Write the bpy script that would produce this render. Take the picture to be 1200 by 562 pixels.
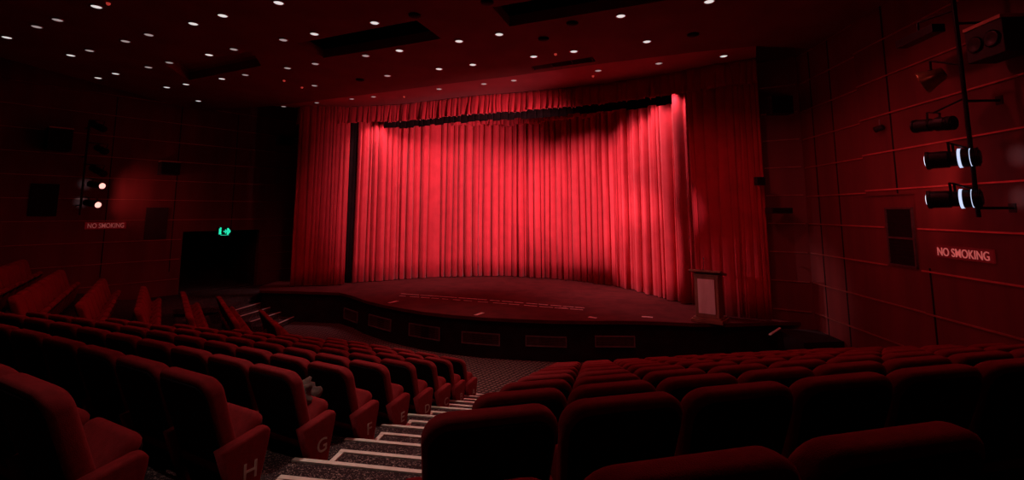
import bpy, bmesh, math, random
from mathutils import Vector, Matrix
random.seed(7)
SC = bpy.context.scene
COL = SC.collection
for o in list(bpy.data.objects): bpy.data.objects.remove(o)

# ------------------------------------------------------------------ camera
EYE = 3.55                       # eye height above the floor in front of the stage
F, TH = 560.0, 0.12              # focal length in pixels of a 1200 wide frame, upward tilt
PYC = 248 - F * math.tan(TH)     # principal row; the horizon lies on row 248
cam = bpy.data.objects.new('camera', bpy.data.cameras.new('camera')); COL.objects.link(cam)
cam.data.sensor_fit = 'HORIZONTAL'; cam.data.sensor_width = 36
cam.data.lens = 36 * F / 1200
cam.data.shift_y = -(281 - PYC) / 1200
cam.data.clip_start = 0.05; cam.data.clip_end = 200
cam.location = (0, 0, EYE); cam.rotation_euler = (math.pi / 2 + TH, 0, 0)
SC.camera = cam

# ------------------------------------------------------------------ world, exposure
w = bpy.data.worlds.new('hall'); SC.world = w; w.use_nodes = True
w.node_tree.nodes['Background'].inputs[0].default_value = (0.30, 0.05, 0.06, 1)
w.node_tree.nodes['Background'].inputs[1].default_value = 0.0
SC.view_settings.view_transform = 'Standard'; SC.view_settings.look = 'None'
SC.view_settings.gamma = 1; SC.view_settings.use_curve_mapping = False
SC.view_settings.exposure = 0.0

CURTAIN_POWER = 6200
CURTAIN_COLOR = (1.0, 0.50, 0.55)
BATTEN_FILL_POWER = 165
RED_FILL_POWER = 52
RED_FILL_COLOR = (1.0, 0.10, 0.12)
HOUSE_COLOR = (1.0, 0.76, 0.66)

def spot(name, loc, target, power, angle, blend=.3, color=CURTAIN_COLOR, radius=.06):
    l = bpy.data.lights.new(name, 'SPOT'); l.energy = power; l.color = color
    l.spot_size = math.radians(angle); l.spot_blend = blend; l.shadow_soft_size = radius
    o = bpy.data.objects.new(name, l); COL.objects.link(o)
    o.location = loc
    o.rotation_euler = (Vector(target) - Vector(loc)).to_track_quat('-Z', 'Y').to_euler()
    return o

# ------------------------------------------------------------------ picture rays, used only to read positions
def ray(px, py):
    a = (px - 600) / F; b = -(py - PYC) / F
    c, s = math.cos(TH), math.sin(TH)
    return Vector((a, c - b * s, s + b * c))
def at_z(px, py, z):
    r = ray(px, py); t = (z - EYE) / r.z
    return Vector((r.x * t, r.y * t, z))
def at_y(px, py, y):
    r = ray(px, py); t = y / r.y
    return Vector((r.x * t, y, EYE + r.z * t))
def at_plane(px, py, p, n):
    r = ray(px, py); o = Vector((0, 0, EYE))
    t = (Vector(p) - o).dot(n) / r.dot(n)
    return o + r * t

# ------------------------------------------------------------------ materials
def mat(name, col, rough=.7, metal=0, sheen=0, spec=.5, emit=None, emit_s=0, sheen_tint=None):
    m = bpy.data.materials.new(name); m.use_nodes = True
    b = m.node_tree.nodes['Principled BSDF']
    b.inputs['Base Color'].default_value = (*col, 1)
    b.inputs['Roughness'].default_value = rough; b.inputs['Metallic'].default_value = metal
    b.inputs['Specular IOR Level'].default_value = spec
    b.inputs['Sheen Weight'].default_value = sheen
    if sheen_tint: b.inputs['Sheen Tint'].default_value = (*sheen_tint, 1)
    if emit:
        b.inputs['Emission Color'].default_value = (*emit, 1)
        b.inputs['Emission Strength'].default_value = emit_s
    return m
def vary(m, c1, c2, scale=6, detail=4, bump=0, bscale=None, stretch=(1, 1, 1), pos=(.35, .65)):
    nt = m.node_tree; b = nt.nodes['Principled BSDF']
    tc = nt.nodes.new('ShaderNodeTexCoord'); mp = nt.nodes.new('ShaderNodeMapping')
    mp.inputs['Scale'].default_value = stretch
    n = nt.nodes.new('ShaderNodeTexNoise'); n.inputs['Scale'].default_value = scale; n.inputs['Detail'].default_value = detail
    r = nt.nodes.new('ShaderNodeValToRGB')
    r.color_ramp.elements[0].color = (*c1, 1); r.color_ramp.elements[1].color = (*c2, 1)
    r.color_ramp.elements[0].position, r.color_ramp.elements[1].position = pos
    nt.links.new(tc.outputs['Object'], mp.inputs[0]); nt.links.new(mp.outputs[0], n.inputs[0])
    nt.links.new(n.outputs[0], r.inputs[0]); nt.links.new(r.outputs[0], b.inputs['Base Color'])
    if bump:
        n2 = nt.nodes.new('ShaderNodeTexNoise'); n2.inputs['Scale'].default_value = bscale or scale * 8
        bp = nt.nodes.new('ShaderNodeBump'); bp.inputs['Strength'].default_value = bump; bp.inputs['Distance'].default_value = .01
        nt.links.new(mp.outputs[0], n2.inputs[0]); nt.links.new(n2.outputs[0], bp.inputs['Height'])
        nt.links.new(bp.outputs[0], b.inputs['Normal'])
    return m

M = {}
M['curtain'] = vary(mat('curtain_velvet', (.5, .01, .02), .75, spec=.2, sheen=.15), (.47, .019, .031), (.54, .024, .038), 3, bump=.1, bscale=60)
M['valance'] = vary(mat('valance_velvet', (.5, .01, .02), .75, spec=.2, sheen=.15), (.50, .016, .028), (.58, .020, .034), 3, bump=.1, bscale=60)
M['border'] = vary(mat('border_cloth', (.01, .004, .004), .9, spec=.1), (.010, .003, .004), (.016, .005, .006), 5)
M['velvet'] = vary(mat('seat_velvet', (.3, .02, .02), .8, spec=.2, sheen=.15, sheen_tint=(1, .2, .2)), (.19, .008, .011), (.24, .011, .015), 30, bump=.35, bscale=260)
M['shell'] = vary(mat('seat_shell', (.012, .008, .01), .75, spec=.15), (.010, .006, .009), (.016, .009, .012), 20)
M['iron'] = vary(mat('seat_iron', (.02, .02, .022), .5, .6), (.015, .015, .017), (.03, .028, .03), 15)
M['letter'] = vary(mat('letter_paint', (.55, .42, .34), .6), (.50, .38, .30), (.60, .47, .38), 40)
M['strip'] = vary(mat('nosing_strip', (.6, .5, .42), .6), (.72, .62, .52), (.84, .74, .64), 18, bump=.2)
M['wall'] = vary(mat('wall_panel', (.13, .07, .06), .55, spec=.4), (.14, .026, .024), (.19, .036, .032), 3, stretch=(1, 1, .15), bump=.1)
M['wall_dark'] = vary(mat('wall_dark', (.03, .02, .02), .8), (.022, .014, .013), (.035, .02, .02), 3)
M['ledge'] = vary(mat('ledge_metal', (.5, .35, .3), .35, .7), (.46, .17, .14), (.58, .23, .19), 8)
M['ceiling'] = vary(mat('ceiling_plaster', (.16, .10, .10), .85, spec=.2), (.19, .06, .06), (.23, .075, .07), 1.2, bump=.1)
M['soffit_lit'] = vary(mat('soffit_plaster_lit', (.5, .2, .2), .8, spec=.2), (.44, .10, .12), (.50, .12, .14), 1.2, bump=.1)  # ceiling plaster made paler, the glow from the stage put into its colour
M['black'] = vary(mat('black_paint', (.008, .007, .008), .7, spec=.2), (.006, .005, .006), (.012, .010, .011), 12)
M['blackmetal'] = vary(mat('black_metal', (.02, .02, .02), .4, .5), (.014, .013, .014), (.028, .026, .026), 20)
M['stagefloor'] = vary(mat('stage_floor', (.12, .05, .05), .85, spec=.08), (.075, .011, .012), (.11, .016, .017), 2.5, bump=.08)
M['fascia'] = vary(mat('stage_fascia', (.02, .012, .012), .8, spec=.2), (.014, .008, .008), (.024, .013, .013), 4)
M['grille'] = vary(mat('grille_metal', (.30, .24, .24), .5, .3), (.24, .18, .18), (.36, .28, .28), 12)
M['louvre'] = vary(mat('grille_slats', (.10, .06, .06), .6, .2), (.08, .045, .045), (.13, .08, .08), 12)
M['tape'] = vary(mat('stage_tape', (.7, .4, .4), .6), (.55, .28, .26), (.8, .5, .46), 9, pos=(.4, .6))
M['wood'] = vary(mat('lectern_wood', (.25, .08, .05), .45), (.20, .06, .04), (.30, .10, .06), 5, stretch=(1, 1, .2))
M['lecpanel'] = vary(mat('lectern_panel', (.6, .42, .40), .5), (.72, .42, .39), (.84, .53, .50), 7, stretch=(1, 1, .2))
M['steel'] = vary(mat('brushed_steel', (.6, .6, .62), .3, .9), (.5, .5, .52), (.7, .7, .72), 20)
M['box'] = vary(mat('speaker_case', (.02, .016, .016), .7), (.015, .012, .012), (.03, .022, .02), 14)
M['boxtop_lit'] = vary(mat('speaker_top_lit', (.45, .22, .14), .6), (.70, .38, .24), (.80, .46, .30), 8)  # warm light on the cabinet tops, painted in as a tan colour
M['gold'] = vary(mat('brass_reflector', (.45, .28, .12), .35, .8), (.38, .22, .10), (.52, .33, .15), 14)
M['bag'] = vary(mat('crumpled_cloth', (.22, .14, .11), .8), (.05, .026, .02), (.11, .06, .045), 9, bump=.5)
M['lens_red'] = vary(mat('lens_red', (.2, .02, .02), .3, emit=(1, .42, .36), emit_s=1.7), (.2, .02, .02), (.3, .03, .03), 5)
M['lens_white'] = vary(mat('lens_white', (.3, .3, .35), .3, emit=(.80, .88, 1), emit_s=1.3), (.3, .3, .35), (.4, .4, .45), 5)
M['vent_glow'] = vary(mat('lamp_vent_glow', (.3, .3, .35), .3, emit=(.62, .72, 1), emit_s=1.0), (.3, .3, .35), (.4, .4, .45), 5)
M['lamp'] = vary(mat('downlight_lamp', (.6, .6, .6), .4, emit=(1, .93, .90), emit_s=.75), (.6, .6, .6), (.7, .7, .7), 5)
M['lamp_dim'] = vary(mat('downlight_lamp_dim', (.6, .6, .6), .4, emit=(1, .80, .78), emit_s=.32), (.6, .6, .6), (.7, .7, .7), 5)
M['rim'] = vary(mat('downlight_rim', (.5, .45, .45), .35, .7), (.42, .38, .38), (.55, .5, .5), 20)
M['redled'] = vary(mat('red_indicator', (.3, .02, .02), .5, emit=(1, .08, .06), emit_s=.35), (.3, .02, .02), (.4, .03, .03), 8)
M['sign_face'] = vary(mat('sign_face', (.05, .008, .01), .6, emit=(.5, .01, .015), emit_s=.09), (.05, .008, .01), (.07, .01, .012), 8)
M['sign_text'] = vary(mat('sign_text', (.5, .1, .1), .6, emit=(1, .20, .18), emit_s=.33), (.5, .1, .1), (.6, .12, .12), 8)
M['sign_text_dim'] = vary(mat('sign_text_dim', (.4, .1, .1), .6, emit=(.9, .22, .2), emit_s=.16), (.4, .1, .1), (.5, .12, .12), 8)
M['exit'] = vary(mat('exit_green', (.02, .4, .25), .5, emit=(.02, .85, .50), emit_s=.9), (.02, .4, .25), (.03, .45, .3), 8)
M['exit_face'] = vary(mat('exit_face', (.01, .05, .04), .5), (.008, .04, .03), (.012, .06, .045), 8)

def carpet(name, base, dot, scale, thr, c3=None):
    m = mat(name, base, .95, spec=.1); nt = m.node_tree; b = nt.nodes['Principled BSDF']
    tc = nt.nodes.new('ShaderNodeTexCoord')
    n = nt.nodes.new('ShaderNodeTexNoise'); n.inputs['Scale'].default_value = scale; n.inputs['Detail'].default_value = 3; n.inputs['Distortion'].default_value = 1.2
    r = nt.nodes.new('ShaderNodeValToRGB')
    r.color_ramp.elements[0].position = thr; r.color_ramp.elements[0].color = (*base, 1)
    r.color_ramp.elements[1].position = thr + .05; r.color_ramp.elements[1].color = (*dot, 1)
    nt.links.new(tc.outputs['Object'], n.inputs[0]); nt.links.new(n.outputs[0], r.inputs[0])
    nt.links.new(r.outputs[0], b.inputs['Base Color'])
    n2 = nt.nodes.new('ShaderNodeTexNoise'); n2.inputs['Scale'].default_value = 200
    bp = nt.nodes.new('ShaderNodeBump'); bp.inputs['Strength'].default_value = .5; bp.inputs['Distance'].default_value = .004
    nt.links.new(tc.outputs['Object'], n2.inputs[0]); nt.links.new(n2.outputs[0], bp.inputs['Height']); nt.links.new(bp.outputs[0], b.inputs['Normal'])
    return m
M['carpet'] = carpet('step_carpet', (.030, .016, .018), (.30, .20, .18), 62, .57)
# the front floor: a woven lattice of pale motifs on dark red
def lattice():
    m = mat('floor_carpet', (.05, .02, .02), .95, spec=.1); nt = m.node_tree; b = nt.nodes['Principled BSDF']
    tc = nt.nodes.new('ShaderNodeTexCoord'); mp = nt.nodes.new('ShaderNodeMapping')
    mp.inputs['Scale'].default_value = (10, 10, 10); mp.inputs['Rotation'].default_value = (0, 0, .6)
    v = nt.nodes.new('ShaderNodeTexVoronoi'); v.inputs['Randomness'].default_value = 0.12; v.inputs['Scale'].default_value = 1
    r = nt.nodes.new('ShaderNodeValToRGB')
    r.color_ramp.elements[0].position = .30; r.color_ramp.elements[0].color = (.20, .11, .10, 1)
    r.color_ramp.elements[1].position = .38; r.color_ramp.elements[1].color = (.045, .020, .020, 1)
    nt.links.new(tc.outputs['Object'], mp.inputs[0]); nt.links.new(mp.outputs[0], v.inputs[0])
    nt.links.new(v.outputs['Distance'], r.inputs[0]); nt.links.new(r.outputs[0], b.inputs['Base Color'])
    return m
M['floor'] = lattice()

# ------------------------------------------------------------------ object helpers
def obj(name, bm, material, parent=None, smooth=False):
    me = bpy.data.meshes.new(name)
    bmesh.ops.recalc_face_normals(bm, faces=bm.faces[:])
    bm.to_mesh(me); bm.free()
    me.materials.append(M[material] if isinstance(material, str) else material)
    if smooth:
        for p in me.polygons: p.use_smooth = True
    o = bpy.data.objects.new(name, me); COL.objects.link(o)
    if parent is not None: o.parent = parent
    return o
def tag(o, label, cat, group=None):
    o['label'] = label; o['category'] = cat
    if group: o['group'] = group
    return o
def struct(name, bm, material, parent=None, smooth=False):
    o = obj(name, bm, material, parent, smooth)
    if parent is None: o['kind'] = 'structure'
    return o
def empty(name, loc, rz=0, label=None, cat=None, group=None):
    o = bpy.data.objects.new(name, None); COL.objects.link(o)
    o.location = loc; o.rotation_euler = (0, 0, rz); o.empty_display_size = .1
    if label: tag(o, label, cat, group)
    return o
def copy_tree(o, parent=None):
    c = o.copy(); COL.objects.link(c); c.parent = parent
    for ch in list(o.children): copy_tree(ch, c)
    return c
def B(): return bmesh.new()
def box(bm, lo, hi, mtx=None, bevel=0):
    r = bmesh.ops.create_cube(bm, size=1)
    vs = r['verts']
    for v in vs:
        v.co = Vector(((lo[i] + hi[i]) / 2 + v.co[i] * (hi[i] - lo[i]) for i in range(3)))
    if bevel:
        es = list({e for v in vs for e in v.link_edges})
        rr = bmesh.ops.bevel(bm, geom=es, offset=bevel, segments=2, affect='EDGES', profile=.6)
        vs = rr['verts']
    if mtx is not None: bmesh.ops.transform(bm, matrix=mtx, verts=vs)
    return vs
def prism(bm, pts, z0, z1):
    a = [bm.verts.new((x, y, z0)) for x, y in pts]; b = [bm.verts.new((x, y, z1)) for x, y in pts]
    n = len(pts)
    bm.faces.new(a[::-1]); bm.faces.new(b)
    for i in range(n): bm.faces.new((a[i], a[(i + 1) % n], b[(i + 1) % n], b[i]))
def bar(bm, p, q, wid, hei, up=(0, 0, 1)):
    p, q = Vector(p), Vector(q); d = (q - p); L = d.length; d.normalize()
    s = d.cross(Vector(up)).normalized(); u = s.cross(d)
    m = Matrix((( *s, 0), (*d, 0), (*u, 0), (0, 0, 0, 1))).transposed(); m.translation = p
    box(bm, (-wid / 2, 0, -hei / 2), (wid / 2, L, hei / 2), m)
def lathe(bm, prof, n=20, mtx=None, axis='Y'):
    rings = []
    for t, r in prof:
        ring = []
        for i in range(n):
            a = 2 * math.pi * i / n
            if axis == 'Y': co = (r * math.cos(a), t, r * math.sin(a))
            else: co = (r * math.cos(a), r * math.sin(a), t)
            ring.append(bm.verts.new(mtx @ Vector(co) if mtx is not None else co))
        rings.append(ring)
    for a, b in zip(rings, rings[1:]):
        for i in range(n): bm.faces.new((a[i], a[(i + 1) % n], b[(i + 1) % n], b[i]))
    bm.faces.new(rings[0]); bm.faces.new(rings[-1])
def tube(bm, p, q, r, n=12):
    p, q = Vector(p), Vector(q); d = q - p
    m = d.to_track_quat('Y', 'Z').to_matrix().to_4x4(); m.translation = p
    lathe(bm, [(0, r), (d.length, r)], n, m)
def rrect(w_, h, rt, rb, n=5):
    """rounded rectangle in x,z centred in x, z from 0 to h; four corners of n+1 points"""
    pts = []
    for cx, cz, r, a0 in ((w_ / 2, h, rt, 0), (-w_ / 2, h, rt, 90), (-w_ / 2, 0, rb, 180), (w_ / 2, 0, rb, 270)):
        r = max(r, .002)
        ox = cx - math.copysign(r, cx); oz = (h - r) if cz else r
        for i in range(n + 1):
            a = math.radians(a0 + 90 * i / n)
            pts.append((ox + r * math.cos(a), oz + r * math.sin(a)))
    return pts
def pillow(bm, w_, h, y0, y1, e0, e1, rt, rb, n=5, steps=3, fn=None):
    """rounded slab: outline in x,z, thickness y0..y1, edge rounding e0 at y0, e1 at y1"""
    prof = []
    for i in range(steps + 1):
        a = math.pi / 2 * i / steps; prof.append((y0 + e0 * (1 - math.sin(a)), e0 * (1 - math.cos(a))))
    prof = prof[::-1]
    prof = [(y0 + e0 * (1 - math.cos(math.pi / 2 * i / steps)), e0 * (1 - math.sin(math.pi / 2 * i / steps))) for i in range(steps + 1)]
    prof += [(y1 - e1 * (1 - math.cos(math.pi / 2 * i / steps)), e1 * (1 - math.sin(math.pi / 2 * i / steps))) for i in range(steps, -1, -1)]
    rings = []
    for y, ins in prof:
        pts = rrect(w_ - 2 * ins, h - 2 * ins, rt - ins, rb - ins, n)
        ring = []
        for x, z in pts:
            co = Vector((x, y, z + ins))
            if fn: co = fn(co)
            ring.append(bm.verts.new(co))
        rings.append(ring)
    N = len(rings[0])
    for a, b in zip(rings, rings[1:]):
        for i in range(N): bm.faces.new((a[i], a[(i + 1) % N], b[(i + 1) % N], b[i]))
    bm.faces.new(rings[0]); bm.faces.new(rings[-1])
def text_mesh(body, size, depth, parent, material, name='lettering', align='CENTER', mtx=None, spacing=1.0):
    cu = bpy.data.curves.new(name, 'FONT'); cu.body = body; cu.size = size; cu.extrude = depth
    cu.align_x = align; cu.align_y = 'CENTER'; cu.space_character = spacing; cu.offset = size * .004
    t = bpy.data.objects.new(name + '_tmp', cu); COL.objects.link(t)
    bpy.context.view_layer.update()
    me = bpy.data.meshes.new_from_object(t.evaluated_get(bpy.context.evaluated_depsgraph_get()))
    bpy.data.objects.remove(t); bpy.data.curves.remove(cu)
    me.name = name; me.materials.clear(); me.materials.append(M[material])
    if mtx is not None: me.transform(mtx)
    o = bpy.data.objects.new(name, me); COL.objects.link(o); o.parent = parent
    return o

# ------------------------------------------------------------------ plan of the hall
RISE = .233
def rot(a): return Vector((math.cos(a), math.sin(a)))
NR = 13                                   # terraces, row A in front
def P_center(k): return Vector((-1.15 - .14 * k - (.06 if k == 8 else 0), 9.10 - .848 * k))
def N_aisle(k): return Vector((-.88 - .117 * k, 10.05 - .863 * k))
def P_right(k):
    v = Vector((.07 + .131 * (7 - k), 2.82 + .855 * (7 - k)))
    if k == 9: v = Vector((-.13, .95))
    return v
def ang_right(k): return .185 + .0066 * min(k, 9)
WU = Vector((-.588, .809)); WN = Vector((-.809, -.588))
def wing_c(m): return -2.30 + .88 * m
AC = .42
def corner(k):
    p = N_aisle(k); d = Vector((-math.cos(AC), math.sin(AC)))
    t = (wing_c(k) - .80 - WN.dot(p)) / WN.dot(d)
    return p + d * t
def aisle_right(k): return N_aisle(k) + Vector((1.06, -.19)) * (1.0 + .06 * (9 - min(k, 9)))
RWN = Vector((-1, .0723, 0)).normalized()      # right wall: x = 6.2 + .0723 y
RW0 = Vector((6.2, 0, 0))
def rwx(y): return 6.2 + .0723 * y
LWD = Vector((.838, 1.064, 0)).normalized()    # left wall direction
LW0 = Vector((-10.9, 18.1, 0))
LWN = Vector((LWD.y, -LWD.x, 0))               # towards the hall
def lw(t, off=0): return LW0 + LWD * t + LWN * off
ZTOP = 8.5
CEIL = EYE + 3.75
STAGE = EYE - 2.57

# floor in front of the stage
bm = B(); prism(bm, [(-34, -8), (9, -8), (9, 24), (-34, 24)], -.3, 0); struct('floor', bm, 'floor')

# terraces carrying the rows, each one step up
for k in range(NR):
    pr = P_right(min(k, 8)) if k != 9 else P_right(8) + Vector((-.131, -.86))
    if k > 9: pr = P_right(8) + Vector((-.131, -.86)) * (k - 8)
    a = ang_right(k); fr = Vector((-math.sin(a), math.cos(a)))
    ar = aisle_right(k)
    q = pr + fr * .76
    d = rot(a)
    # right nose line through q with direction d: starts at the aisle, ends at the wall
    t0 = (ar.x - q.x) / d.x; r0 = q + d * t0
    t1 = (rwx(q.y + 1.2) - q.x) / d.x; r1 = q + d * t1
    c = corner(k)
    far = 17.6 + .25 * k
    s0 = WU.dot(c); wfar = c + WU * (far - s0)
    L = [(c.x, c.y), (N_aisle(k).x, N_aisle(k).y), (ar.x, ar.y), (r0.x + .02, r0.y), (r1.x, r1.y)]
    if k == 0: z0 = None
    if k >= 1:
        pts = [(wfar.x, wfar.y)] + L + [(rwx(-4.5), -4.5), (-28, -4.5), (-28, wfar.y - 1)]
        bm = B(); prism(bm, pts, (k - 1) * RISE if k > 1 else 0.0, k * RISE)
        struct('floor', bm, 'carpet')

# nosing strips and half steps in the central aisle
tn = 0
SH, SW = .012, .044
for k in range(0, 11):
    p, q = N_aisle(k), aisle_right(k)
    z = k * RISE
    d = (q - p).normalized(); n = Vector((-d.y, d.x))       # n points to the stage
    if k >= 1:
        bm = B(); bar(bm, (*(p - n * .03), z + SH / 2), (*(q - n * .03), z + SH / 2), SW, SH)
        struct('trim_%d' % tn, bm, 'strip'); tn += 1
        # half step in front of it
        zl = z - RISE / 2
        a = p + d * .16 + n * .0; b = p + d * .16 + n * .42; c = q + n * .42 - d * .02; e = q - d * .02
        bm = B(); prism(bm, [tuple(a + n * .001), tuple(e + n * .001), tuple(c), tuple(b)], z - RISE, zl); struct('aisle_step', bm, 'carpet')
        bm = B()
        bar(bm, (*(b - n * .03), zl + SH / 2), (*(c - n * .03), zl + SH / 2), SW, SH)
        bar(bm, (*(b - n * .058 + d * .028), zl + SH / 2), (*(a + n * .004 + d * .028), zl + SH / 2), SW, SH)
        struct('trim_%d' % tn, bm, 'strip'); tn += 1
# left aisle: half steps with strips where the two banks of rows meet
for k in range(1, 9):
    c = corner(k); z = k * RISE
    dc = Vector((math.cos(AC), -math.sin(AC)))
    n = Vector((math.sin(AC), math.cos(AC)))
    p = c + dc * .15; q = c + dc * .95
    bm = B(); bar(bm, (*(p - n * .03), z + SH / 2), (*(q - n * .03), z + SH / 2), SW, SH); struct('trim_%d' % tn, bm, 'strip'); tn += 1

# ------------------------------------------------------------------ left landing with its steps
pairs = [((348, 370), (322, 381)), ((334, 364), (292, 378)), ((318, 360), (278, 372)), ((305, 355), (273, 364))]
LZ = .70
back = [(-9.0, 17.5), (-9.2, 20.2), (-11.0, 18.0), (-13.0, 15.5), (-10.6, 13.9)]
for i, (a, b) in enumerate(pairs):
    z = .145 + .138 * i
    A_, B_ = at_z(*a, z), at_z(*b, z)
    B_ = Vector((B_.x, 14.8, z)); A_ = Vector((A_.x, 16.3, z))
    bm = B(); prism(bm, [(A_.x, A_.y), (B_.x, B_.y), (-9.3, 14.8), (-9.3, 16.3)], z - .145 if i == 0 else z - .138, z); struct('entrance_step', bm, 'carpet')
    bm = B(); bar(bm, (A_.x - .03, A_.y, z + SH / 2), (B_.x - .03, B_.y, z + SH / 2), SW, SH); struct('trim_%d' % tn, bm, 'strip'); tn += 1
bm = B(); prism(bm, [(-8.75, 14.8), (-8.75, 17.2), (-8.9, 20.5), (-9.9, 19.3), (-11.7, 17.0), (-12.9, 15.5), (-11.2, 14.2)], .56, LZ); struct('floor', bm, 'carpet')

# ------------------------------------------------------------------ stage
edge = [at_z(px, py, STAGE) for px, py in ((304, 340), (345, 341), (397, 342.6), (412, 346), (427, 351.6), (445, 356), (465, 360), (497, 365.2), (532, 369), (566, 371.6), (600, 373.2), (645, 375), (690, 375.7), (730, 375.6), (770, 376.5), (815, 378.5), (852, 379), (905, 377))]
E2 = [(v.x, v.y) for v in edge]
bm = B(); prism(bm, E2 + [(6.9, 11.62), (6.3, 12.4), (7, 22.5), (-8.9, 22.5), (-8.75, 17)], STAGE - .08, STAGE)
stage = struct('stage', bm, 'stagefloor')
bm = B(); ins = [(x * .995, y + .10) for x, y in E2]
prism(bm, ins + [(6.85, 11.9), (6.2, 12.5), (6.8, 22), (-8.6, 22), (-8.6, 17)], 0, STAGE - .08)
obj('stage_fascia', bm, 'fascia', stage)
def on_fascia(px, py, off=.03):
    for a, b in zip(ins, ins[1:]):
        n = Vector((b[1] - a[1], -(b[0] - a[0]), 0)).normalized()
        if n.y > 0: n = -n
        p = at_plane(px, py, (a[0], a[1], 0), n)
        t = Vector((p.x - a[0], p.y - a[1])).dot(Vector((b[0] - a[0], b[1] - a[1]))) / Vector((b[0] - a[0], b[1] - a[1])).length_squared
        if -.001 <= t <= 1.001: return p + n * off, n
    return p + n * off, n
for (x0, x1, yt, yb) in ((404, 420, 362, 375), (433, 459, 371, 385), (480, 516, 381, 396.5), (541.5, 586, 389.5, 403.5), (616, 664, 393.6, 406), (697, 744, 392.7, 406)):
    (a, n), (b, _) = on_fascia(x0, (yt + yb) / 2), on_fascia(x1, (yt + yb) / 2)
    (t, _), (bb, _) = on_fascia((x0 + x1) / 2, yt), on_fascia((x0 + x1) / 2, yb)
    d = (b - a); d.z = 0; L = d.length; d.normalize(); n = Vector((d.y, -d.x, 0))
    mid = (a + b) / 2; h = t.z - bb.z; mid.z = (t.z + bb.z) / 2
    m = Matrix(((*d, 0), (*(-n), 0), (0, 0, 1, 0), (0, 0, 0, 1))).transposed(); m.translation = mid
    bm = B(); fw = .022
    box(bm, (-L / 2, -.012, h / 2 - fw), (L / 2, .02, h / 2), m); box(bm, (-L / 2, -.012, -h / 2), (L / 2, .02, -h / 2 + fw), m)
    box(bm, (-L / 2, -.012, -h / 2 + fw), (-L / 2 + fw, .02, h / 2 - fw), m); box(bm, (L / 2 - fw, -.012, -h / 2 + fw), (L / 2, .02, h / 2 - fw), m)
    g = obj('vent_frame', bm, 'grille', stage)
    bm = B()
    for i in range(7):
        z = -h / 2 + fw + (i + .5) * (h - 2 * fw) / 7
        box(bm, (-L / 2 + fw, .0, z - .010), (L / 2 - fw, .016, z + .006), m)
    box(bm, (-L / 2 + fw, .016, -h / 2 + fw), (L / 2 - fw, .022, h / 2 - fw), m)
    obj('vent_slats', bm, 'louvre', g)

# stage marks: two broken lines of tape and single pieces
def tape(pts, label, wid=.05, group=None):
    bm = B()
    for a, b in pts:
        A_, B_ = at_z(*a, STAGE + .003), at_z(*b, STAGE + .003)
        bar(bm, A_, B_, wid, .005)
    tag(obj('tape_mark', bm, 'tape'), label, 'tape', group)
def dashes(a, b, n, gap):
    out = []
    for i in range(n):
        t0 = i / n; t1 = (i + 1 - gap * random.uniform(.3, 1.4)) / n
        out.append((tuple(a[j] + (b[j] - a[j]) * t0 for j in (0, 1)), tuple(a[j] + (b[j] - a[j]) * t1 for j in (0, 1))))
    return out
tape(dashes((470, 343.8), (560, 350.2), 4, .1) + dashes((560, 350.2), (688, 360.8), 9, .3), 'long broken pale line on the stage floor, rear of the two parallel lines', .045)
tape(dashes((468, 346.2), (556, 352.6), 7, .35) + dashes((560, 353), (686, 363), 7, .25), 'long broken pale line on the stage floor, front of the two parallel lines', .035)
for a, b, l in (((456, 354.6), (466, 352.2), 'short pale tape mark near the left front edge of the stage'),
                ((557, 369), (566, 366), 'short pale tape mark on the stage edge above the bright-framed vent'),
                ((655, 360.5), (664, 360.9), 'short pale tape mark crossing the right end of the broken stage lines'),
                ((690, 371), (699, 372.4), 'short pale tape mark on the stage edge above the reddest vent'),
                ((752, 370.6), (765, 371.6), 'faint tape mark on the stage between the reddest vent and the lectern')):
    tape([(a, b)], l, .10)

# ------------------------------------------------------------------ walls
def wall_slab(p, q, z0, z1, th=.25, side=1):
    d = (q - p); L = d.length; d.normalize(); n = Vector((d.y, -d.x, 0)) * side
    a, b = p, q
    return [(a.x, a.y), (b.x, b.y), (b.x - n.x * th, b.y - n.y * th), (a.x - n.x * th, a.y - n.y * th)]
# right wall; the hall lies at lower x
bm = B(); prism(bm, [(rwx(-4.7), -4.7), (rwx(11.47), 11.47), (6.28, 11.95), (6.28, 22.5), (7.6, 22.5), (7.6, -4.7)], 0, ZTOP)
struct('wall_right', bm, 'wall')
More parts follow.
